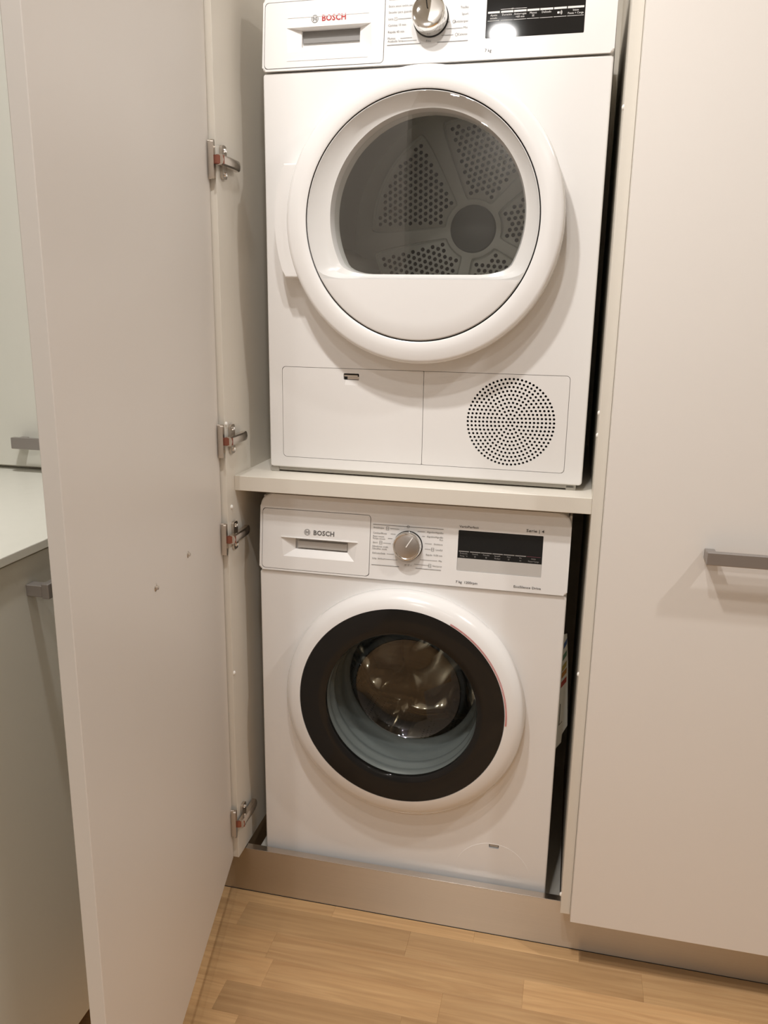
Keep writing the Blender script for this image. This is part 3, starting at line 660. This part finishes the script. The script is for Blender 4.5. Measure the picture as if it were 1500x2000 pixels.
# fascia
DD = (0.0045, 0.2190, 0.7197, 0.8255)
cp, fd = control_panel(td, DS, 0.8405, drawer=DD, disp=(0.3908, 0.5486, 0.7472, 0.8280), rt=0.014)
dd = drawer_front(td, DD, [(0.0463, 0.7445), (0.1990, 0.7455), (0.1965, 0.7835), (0.0435, 0.7835)], [(0.0690, 0.7535), (0.1742, 0.7535), (0.1742, 0.7810), (0.0690, 0.7810)], DS)
bm = new_bm(); box(bm, 0.0695, 0.1740, 0.0150, 0.0184, 0.7620, 0.7808); o = obj('grip_recess', bm, mat('recess_grey', (0.22, 0.21, 0.20, 1), 0.6), dd); shear_y(o, TILT, DS, -0.004)
for z, xa, xb in ((0.7990, 0.046, 0.192), (0.7300, 0.046, 0.192)):
    bm = new_bm(); prism(bm, [(xa, z), (xb, z), (xb, z + 0.0009), (xa, z + 0.0009)], -0.0010, 0.0); o = obj('raised_line', bm, ENAMEL, dd); shear_y(o, TILT, DS, -0.004)
g2 = lambda Z: fd(Z) - 0.0008
bm = new_bm(); emblem(bm, 0.0957, 0.7955, 0.0058, g2); obj('emblem', bm, PRINT, td)
bm = new_bm(); text_bm(bm, 'BOSCH', 0.1085, 0.7916, h=0.0093, w=0.0428, bold=0.028, fy=g2, space=1.05); obj('lettering', bm, RED, td)
bm = new_bm(); prism(bm, rrect(0.3912, 0.5482, 0.7476, 0.8276, 0.0015, 2), 0.0005, 0.0035); disp = obj('display', bm, BLACK, td); shear_y(disp, TILT, DS, -0.004)
g3 = lambda Z: fd(Z) + 0.0001
bm = new_bm(); seg_bars(bm, 0.3935, 0.5465, 0.7862, 0.0030, g3, FR); seg_bars(bm, 0.3935, 0.5465, 0.7735, 0.0006, g3, FR); obj('key_marks', bm, WHITEPRINT, disp)
bm = new_bm(); strip(bm, 0.4140, 0.7900, 0.4560, 0.7900, 0.0006, g3); text_bm(bm, 'CF', 0.4330, 0.7890, h=0.0022, align='C', fy=g3); obj('bracket_mark', bm, WHITEPRINT, disp); bm = new_bm()
words = [('Ajuste', 'secado'), ('Duración', ''), ('Antiarrugas', '+60 min'), ('Menos', '▣'), ('Delicado', ''), ('', ''), ('Inicio', 'Pausa + Carga')]
for (a, b), (w1, w2) in zip(FR, words):
    xc = 0.3935 + 0.1530 * (a + b) / 2
    if w1: text_bm(bm, w1, xc, 0.7805, h=0.0030, align='C', fy=g3)
    if w2: text_bm(bm, w2, xc, 0.7762, h=0.0030, align='C', fy=g3)
obj('key_labels', bm, WHITEPRINT, disp); bm = new_bm()
xs_ = 0.3935 + 0.1530 * 0.758   # loudspeaker symbol
for k in range(3): arcstrip(bm, xs_ - 0.001, 0.7795, 0.0014 + 0.0013 * k, -0.9, 0.9, 0.0006, g3, 8)
strip(bm, xs_ - 0.0045, 0.7795, xs_ - 0.0012, 0.7795, 0.0030, g3)
obj('speaker_symbol', bm, WHITEPRINT, disp)
bm = new_bm(); text_bm(bm, 'estado', 0.4200, 0.7512, h=0.0030, fy=g3); obj('small_lettering', bm, WHITEPRINT, disp)
bm = new_bm()
for t, z in (('Algodón', 0.8270), ('Sintéticos', 0.8170), ('Extra seco/ extra seco', 0.8062), ('Secado/ para guardar', 0.7968), ('Lana ⁝', 0.7866), ('Camisas 15 min', 0.7766), ('Rápido 40 min', 0.7662), ('Plumas', 0.7562), ('Acabado lana', 0.7505 + 0.0012)):
    if z > 0.8 or z != 0.7517: text_bm(bm, t, 0.2262, z - 0.0012, h=0.0034, fy=g2)
for t, z in (('Sport', 0.7868), ('Antialergias', 0.7760), ('Mix', 0.7662), ('Caliente', 0.7560), ('Toallas', 0.7970)): text_bm(bm, t, 0.3612, z - 0.0012, h=0.0034, align='R', fy=g2)
text_bm(bm, 'Frío', 0.2965, 0.7472, h=0.0036, align='C', fy=g2)
for z, xa, xb in ((0.7862, 0.2420, 0.2650), (0.7560, 0.2480, 0.2680), (0.7515, 0.2520, 0.2760), (0.7765, 0.3240, 0.3300), (0.7660, 0.3250, 0.3530), (0.7562, 0.3180, 0.3380)): strip(bm, xa, z, xb, z, 0.0006, g2)
strip(bm, 0.2252, 0.7462, 0.2830, 0.7462, 0.0008, g2); strip(bm, 0.3110, 0.7462, 0.3626, 0.7462, 0.0008, g2)
for cx, cz in ((0.3380, 0.7765), (0.3430, 0.7562)): arcstrip(bm, cx, cz, 0.0022, 0, 2 * PI, 0.0005, g2, 12)
obj('printed_labels', bm, PRINT, td)
bm = new_bm(); text_bm(bm, '7 kg', 0.3916, 0.7266, h=0.0050, w=0.0108, fy=g2); obj('small_lettering', bm, PRINTD, td)
knob(td, 0.2990, 0.7835, 0.0288, 0.030, fd(0.7835), True, ptr=100)
# door
dd_ = empty('dryer_door', (DC[0], 0, DC[1]), 0, td)
RG = 0.2022
ring = obj('door_ring', lathe(new_bm(), [(0.2060, 0.001), (0.2370, 0.001), (0.2415, -0.008), (0.2415, -0.040), (0.2408, -0.0445), (0.2385, -0.0475), (0.2340, -0.0493), (0.2200, -0.0508), (0.2055, -0.0520), (RG + 0.0010, -0.0505), (RG + 0.0008, -0.044), (0.2060, -0.030)], 0, 0, 144, close=True), ENAMEL, dd_, smooth=40)
nb = new_bm(); box(nb, 0.18, 0.26, -0.020, 0.004, -0.055, 0.045); cut(ring, [nb]); shade(ring.data, 40)
bm = new_bm(); lathe(bm, [(RG + 0.0016, -0.0470), (RG - 0.0022, -0.0470)], 0, 0, 96); obj('seam_groove', bm, GAP, dd_)
# hinge cover at the left, concentric with the ring
zc0, zc1 = 0.3668 - DC[1], 0.5582 - DC[1]
bm = new_bm(); out = []
for i in range(17):
    z = zc0 + (zc1 - zc0) * i / 16; out.append((-math.sqrt(0.2640 ** 2 - z * z), z))
inn = [(-math.sqrt(0.2300 ** 2 - z * z), z) for z in [zc1 + (zc0 - zc1) * i / 16 for i in range(17)]]
prism(bm, out + inn, -0.0440, 0.001, 0.003, 3); obj('hinge_cover', bm, ENAMEL, dd_)
# white reveal funnel with a flat lower field, window and front pane
def outline(cx, cz, R_, flat, k, n=144):
    d = cz - flat; pts = []
    for i in range(n):
        a = 2 * PI * i / n + 1e-4; s_ = -math.sin(a); r = R_
        if s_ > 0.02:
            q = d / s_; h = max(0.0, min(1.0, 0.5 + 0.5 * (q - R_) / k)); r = q * (1 - h) + R_ * h - k * h * (1 - h)
        pts.append((cx + r * math.cos(a), cz + r * math.sin(a)))
    return pts
loops = [([(RG * 0.994 * math.cos(2 * PI * i / 144 + 1e-4), RG * 0.994 * math.sin(2 * PI * i / 144 + 1e-4)) for i in range(144)], -0.0500),
         (outline(0.000, 0.000, 0.2000, 0.3655 - DC[1], 0.04), -0.0500),
         (outline(0.003, 0.003, 0.1830, 0.3700 - DC[1], 0.04), -0.0350),
         (outline(0.0065, 0.0065, 0.1710, 0.3735 - DC[1], 0.04), -0.0320),
         (outline(0.0065, 0.0070, 0.1672, 0.3745 - DC[1], 0.04), -0.0160),
         (outline(0.0065, 0.0070, 0.1672, 0.3745 - DC[1], 0.04), 0.0100)]
bm = new_bm(); pr = None
for pts, y in loops:
    c = [bm.verts.new((x, y, z)) for x, z in pts]
    if pr:
        for k in range(144): bm.faces.new((pr[k], pr[(k + 1) % 144], c[(k + 1) % 144], c[k]))
    pr = c
obj('window_surround', bm, ENAMEL, dd_, smooth=35)
bm = new_bm(); bm.faces.new([bm.verts.new((x, -0.0170, z)) for x, z in outline(0.0065, 0.0070, 0.1675, 0.3742 - DC[1], 0.04)]); obj('window_glass', bm, WINDOW, dd_)
bm = new_bm(); lathe(bm, [(RG - 0.0022, -0.0475), (RG - 0.0022, -0.0518), (RG - 0.0040, -0.0524), (0.17, -0.0532), (0.10, -0.0542), (0.0, -0.0546)], 0, 0, 144); obj('front_pane', bm, PANE, dd_, smooth=50)
bm = new_bm(); lathe(bm, [(RG - 0.0024, -0.0510), (RG - 0.0026, -0.0521), (RG - 0.0042, -0.0528), (0.17, -0.0536), (0.10, -0.0546), (0.0, -0.0550)], 0, 0, 144)
bmesh.ops.bisect_plane(bm, geom=bm.verts[:] + bm.edges[:] + bm.faces[:], plane_co=(0, 0, -0.0975), plane_no=(0, 0, 1), clear_outer=True)
obj('lower_field', bm, ENAMEL, dd_, smooth=50)
# drum
dm = empty('drum', (0.3065, 0.02, 0.4700), 0, td)
bm = new_bm(); lathe(bm, [(0.186, 0.000), (0.196, 0.018), (0.205, 0.022), (0.206, 0.032)], -0.004, -0.004, 96); obj('drum_seal', bm, BASEDARK, dm, smooth=40)
bm = new_bm(); lathe(bm, [(0.196, 0.020), (0.240, 0.030), (0.262, 0.060), (0.262, 0.120), (0.257, 0.130), (0.257, 0.300), (0.262, 0.310), (0.262, 0.420)], 0, 0.010, 96); obj('drum_wall', bm, DRYDRUM, dm, smooth=40)
YB = 0.420
back = obj('drum_end', lathe(new_bm(), [(0, YB), (0.263, YB), (0.263, YB + 0.012), (0, YB + 0.012)], 0, 0.010, 96), DRYBACK, dm)
HUBC = (0.012, 0.020)
def sector(r0, r1, half, k=0.018, n=10):
    """rounded wedge outline"""
    pts = []
    for i in range(n + 1): a = -half + 2 * half * i / n; pts.append((r1 * math.cos(a), r1 * math.sin(a)))
    for i in range(n + 1): a = half * 0.8 - 1.6 * half * i / n; pts.append((r0 * math.cos(a), r0 * math.sin(a)))
    # corner rounding by repeated corner cutting
    for _ in range(3):
        q = []
        for i, p in enumerate(pts):
            nx = pts[(i + 1) % len(pts)]
            if math.hypot(nx[0] - p[0], nx[1] - p[1]) > 0.004: q += [(p[0] * 0.8 + nx[0] * 0.2, p[1] * 0.8 + nx[1] * 0.2), (p[0] * 0.2 + nx[0] * 0.8, p[1] * 0.2 + nx[1] * 0.8)]
            else: q.append(((p[0] + nx[0]) / 2, (p[1] + nx[1]) / 2))
        pts = q
    return pts
def turn(pts, a): return [(HUBC[0] + x * math.cos(a) - z * math.sin(a), HUBC[1] + x * math.sin(a) + z * math.cos(a)) for x, z in pts]
angs = [math.radians(7 + 72 * k) for k in range(5)]
big = sector(0.066, 0.230, math.radians(30.5)); small = sector(0.071, 0.226, math.radians(29))
for a in angs:
    cb = new_bm(); prism(cb, turn(big, a), YB - 0.02, YB + 0.03); cut(back, [cb])
def inside(p, poly):
    r = False; j = len(poly) - 1
    for i in range(len(poly)):
        if (poly[i][1] > p[1]) != (poly[j][1] > p[1]) and p[0] < (poly[j][0] - poly[i][0]) * (p[1] - poly[i][1]) / (poly[j][1] - poly[i][1]) + poly[i][0]: r = not r
        j = i
    return r
core = [(0.152 + (x - 0.152) * 0.93, z * 0.93) for x, z in small]
hb = new_bm(); nh = 0
for i in range(-14, 15):
    for j in range(-14, 15):
        x = 0.155 + 0.0136 * (i + 0.5 * (j % 2)); z = 0.0118 * j
        if inside((x, z), core): cyl(hb, x, z, 0.0047, YB - 0.02, YB + 0.05, 10); nh += 1
pt = obj('perforated_plate', prism(new_bm(), big, YB + 0.006, YB + 0.009), DRYBACK, dm); cut(pt, [hb])
for k, a in enumerate(angs):
    p = pt if k == 0 else pt.copy()
    if k: C.objects.link(p)
    p.location = (HUBC[0], 0, HUBC[1]); p.rotation_euler = (0, -a, 0)
    bm = new_bm(); pts = turn(big, a); pin = turn([(0.152 + (x - 0.152) * 1.05, z * 1.06) for x, z in big], a); m_ = len(pts)
    L = [[bm.verts.new((x, y, z)) for x, z in q] for q, y in ((pin, YB + 0.001), ([((u[0] + w[0]) / 2, (u[1] + w[1]) / 2) for u, w in zip(pts, pin)], YB - 0.008), (pts, YB + 0.006))]
    for A, B in zip(L, L[1:]):
        for i in range(m_): bm.faces.new((A[i], A[(i + 1) % m_], B[(i + 1) % m_], B[i]))
    obj('pressed_rim', bm, DRYBACK, dm, smooth=60)
obj('dark_hole_backing', lathe(new_bm(), [(0, YB + 0.045), (0.262, YB + 0.045), (0.262, YB + 0.047), (0, YB + 0.047)], 0, 0.010, 48), GAP, dm)  # dark disc standing in for the shade behind the punched holes
bm = new_bm(); lathe(bm, [(0.052, YB + 0.001), (0.049, YB - 0.006), (0.043, YB - 0.008), (0.0, YB - 0.009)], HUBC[0], HUBC[1], 48); obj('hub_disc', bm, HUB, dm, smooth=40)
for k in range(3):
    a0 = math.radians(200 + 120 * k); bm = new_bm(); rows = []
    for y, e in ((0.10, 0.15), (0.12, 1), (0.26, 1), (0.38, 1), (0.41, 0.15)):
        rows.append([bm.verts.new(((0.260 - h * e) * math.cos(a0 + w), y, 0.010 + (0.260 - h * e) * math.sin(a0 + w))) for w, h in ((-0.2, 0.0), (-0.12, 0.022), (-0.05, 0.050), (0.05, 0.050), (0.12, 0.022), (0.2, 0.0))])
    for A, B in zip(rows, rows[1:]):
        for i in range(5): bm.faces.new((A[i], A[i + 1], B[i + 1], B[i]))
    obj('drum_paddle', bm, DRYDRUM, dm, smooth=60)

# ------------------------------------------------------------------ ceiling downlights
LENS = lamp_mat('downlight_lens', LAMP_COLOR, 30.0)
for i, (x, y, w, where) in enumerate(LAMPS):
    r = empty('ceiling_downlight', (x, y, CEIL))
    tag(r, 'round ceiling downlight ' + where, 'ceiling light', 'recessed ceiling downlights')
    bm = new_bm(); lathe(bm, [(0.036, 0.0), (0.050, 0.0), (0.050, -0.004), (0.040, -0.006), (0.036, -0.003)], 0, 0, 32, close=True)
    bmesh.ops.rotate(bm, verts=bm.verts[:], cent=(0, 0, 0), matrix=Matrix.Rotation(PI / 2, 3, 'X'))
    obj('trim_ring', bm, WHITECAP, r, smooth=40)
    bm = new_bm(); lathe(bm, [(0, -0.0012), (0.036, -0.0012)], 0, 0, 32)
    bmesh.ops.rotate(bm, verts=bm.verts[:], cent=(0, 0, 0), matrix=Matrix.Rotation(PI / 2, 3, 'X'))
    obj('lens', bm, LENS, r)
    ld = bpy.data.lights.new('downlight', 'AREA'); ld.shape = 'DISK'; ld.size = 0.075; ld.energy = w; ld.color = LAMP_COLOR; ld.spread = math.radians(165)
    lo = bpy.data.objects.new('downlight', ld); C.objects.link(lo); lo.parent = r; lo.location = (0, 0, -0.012)
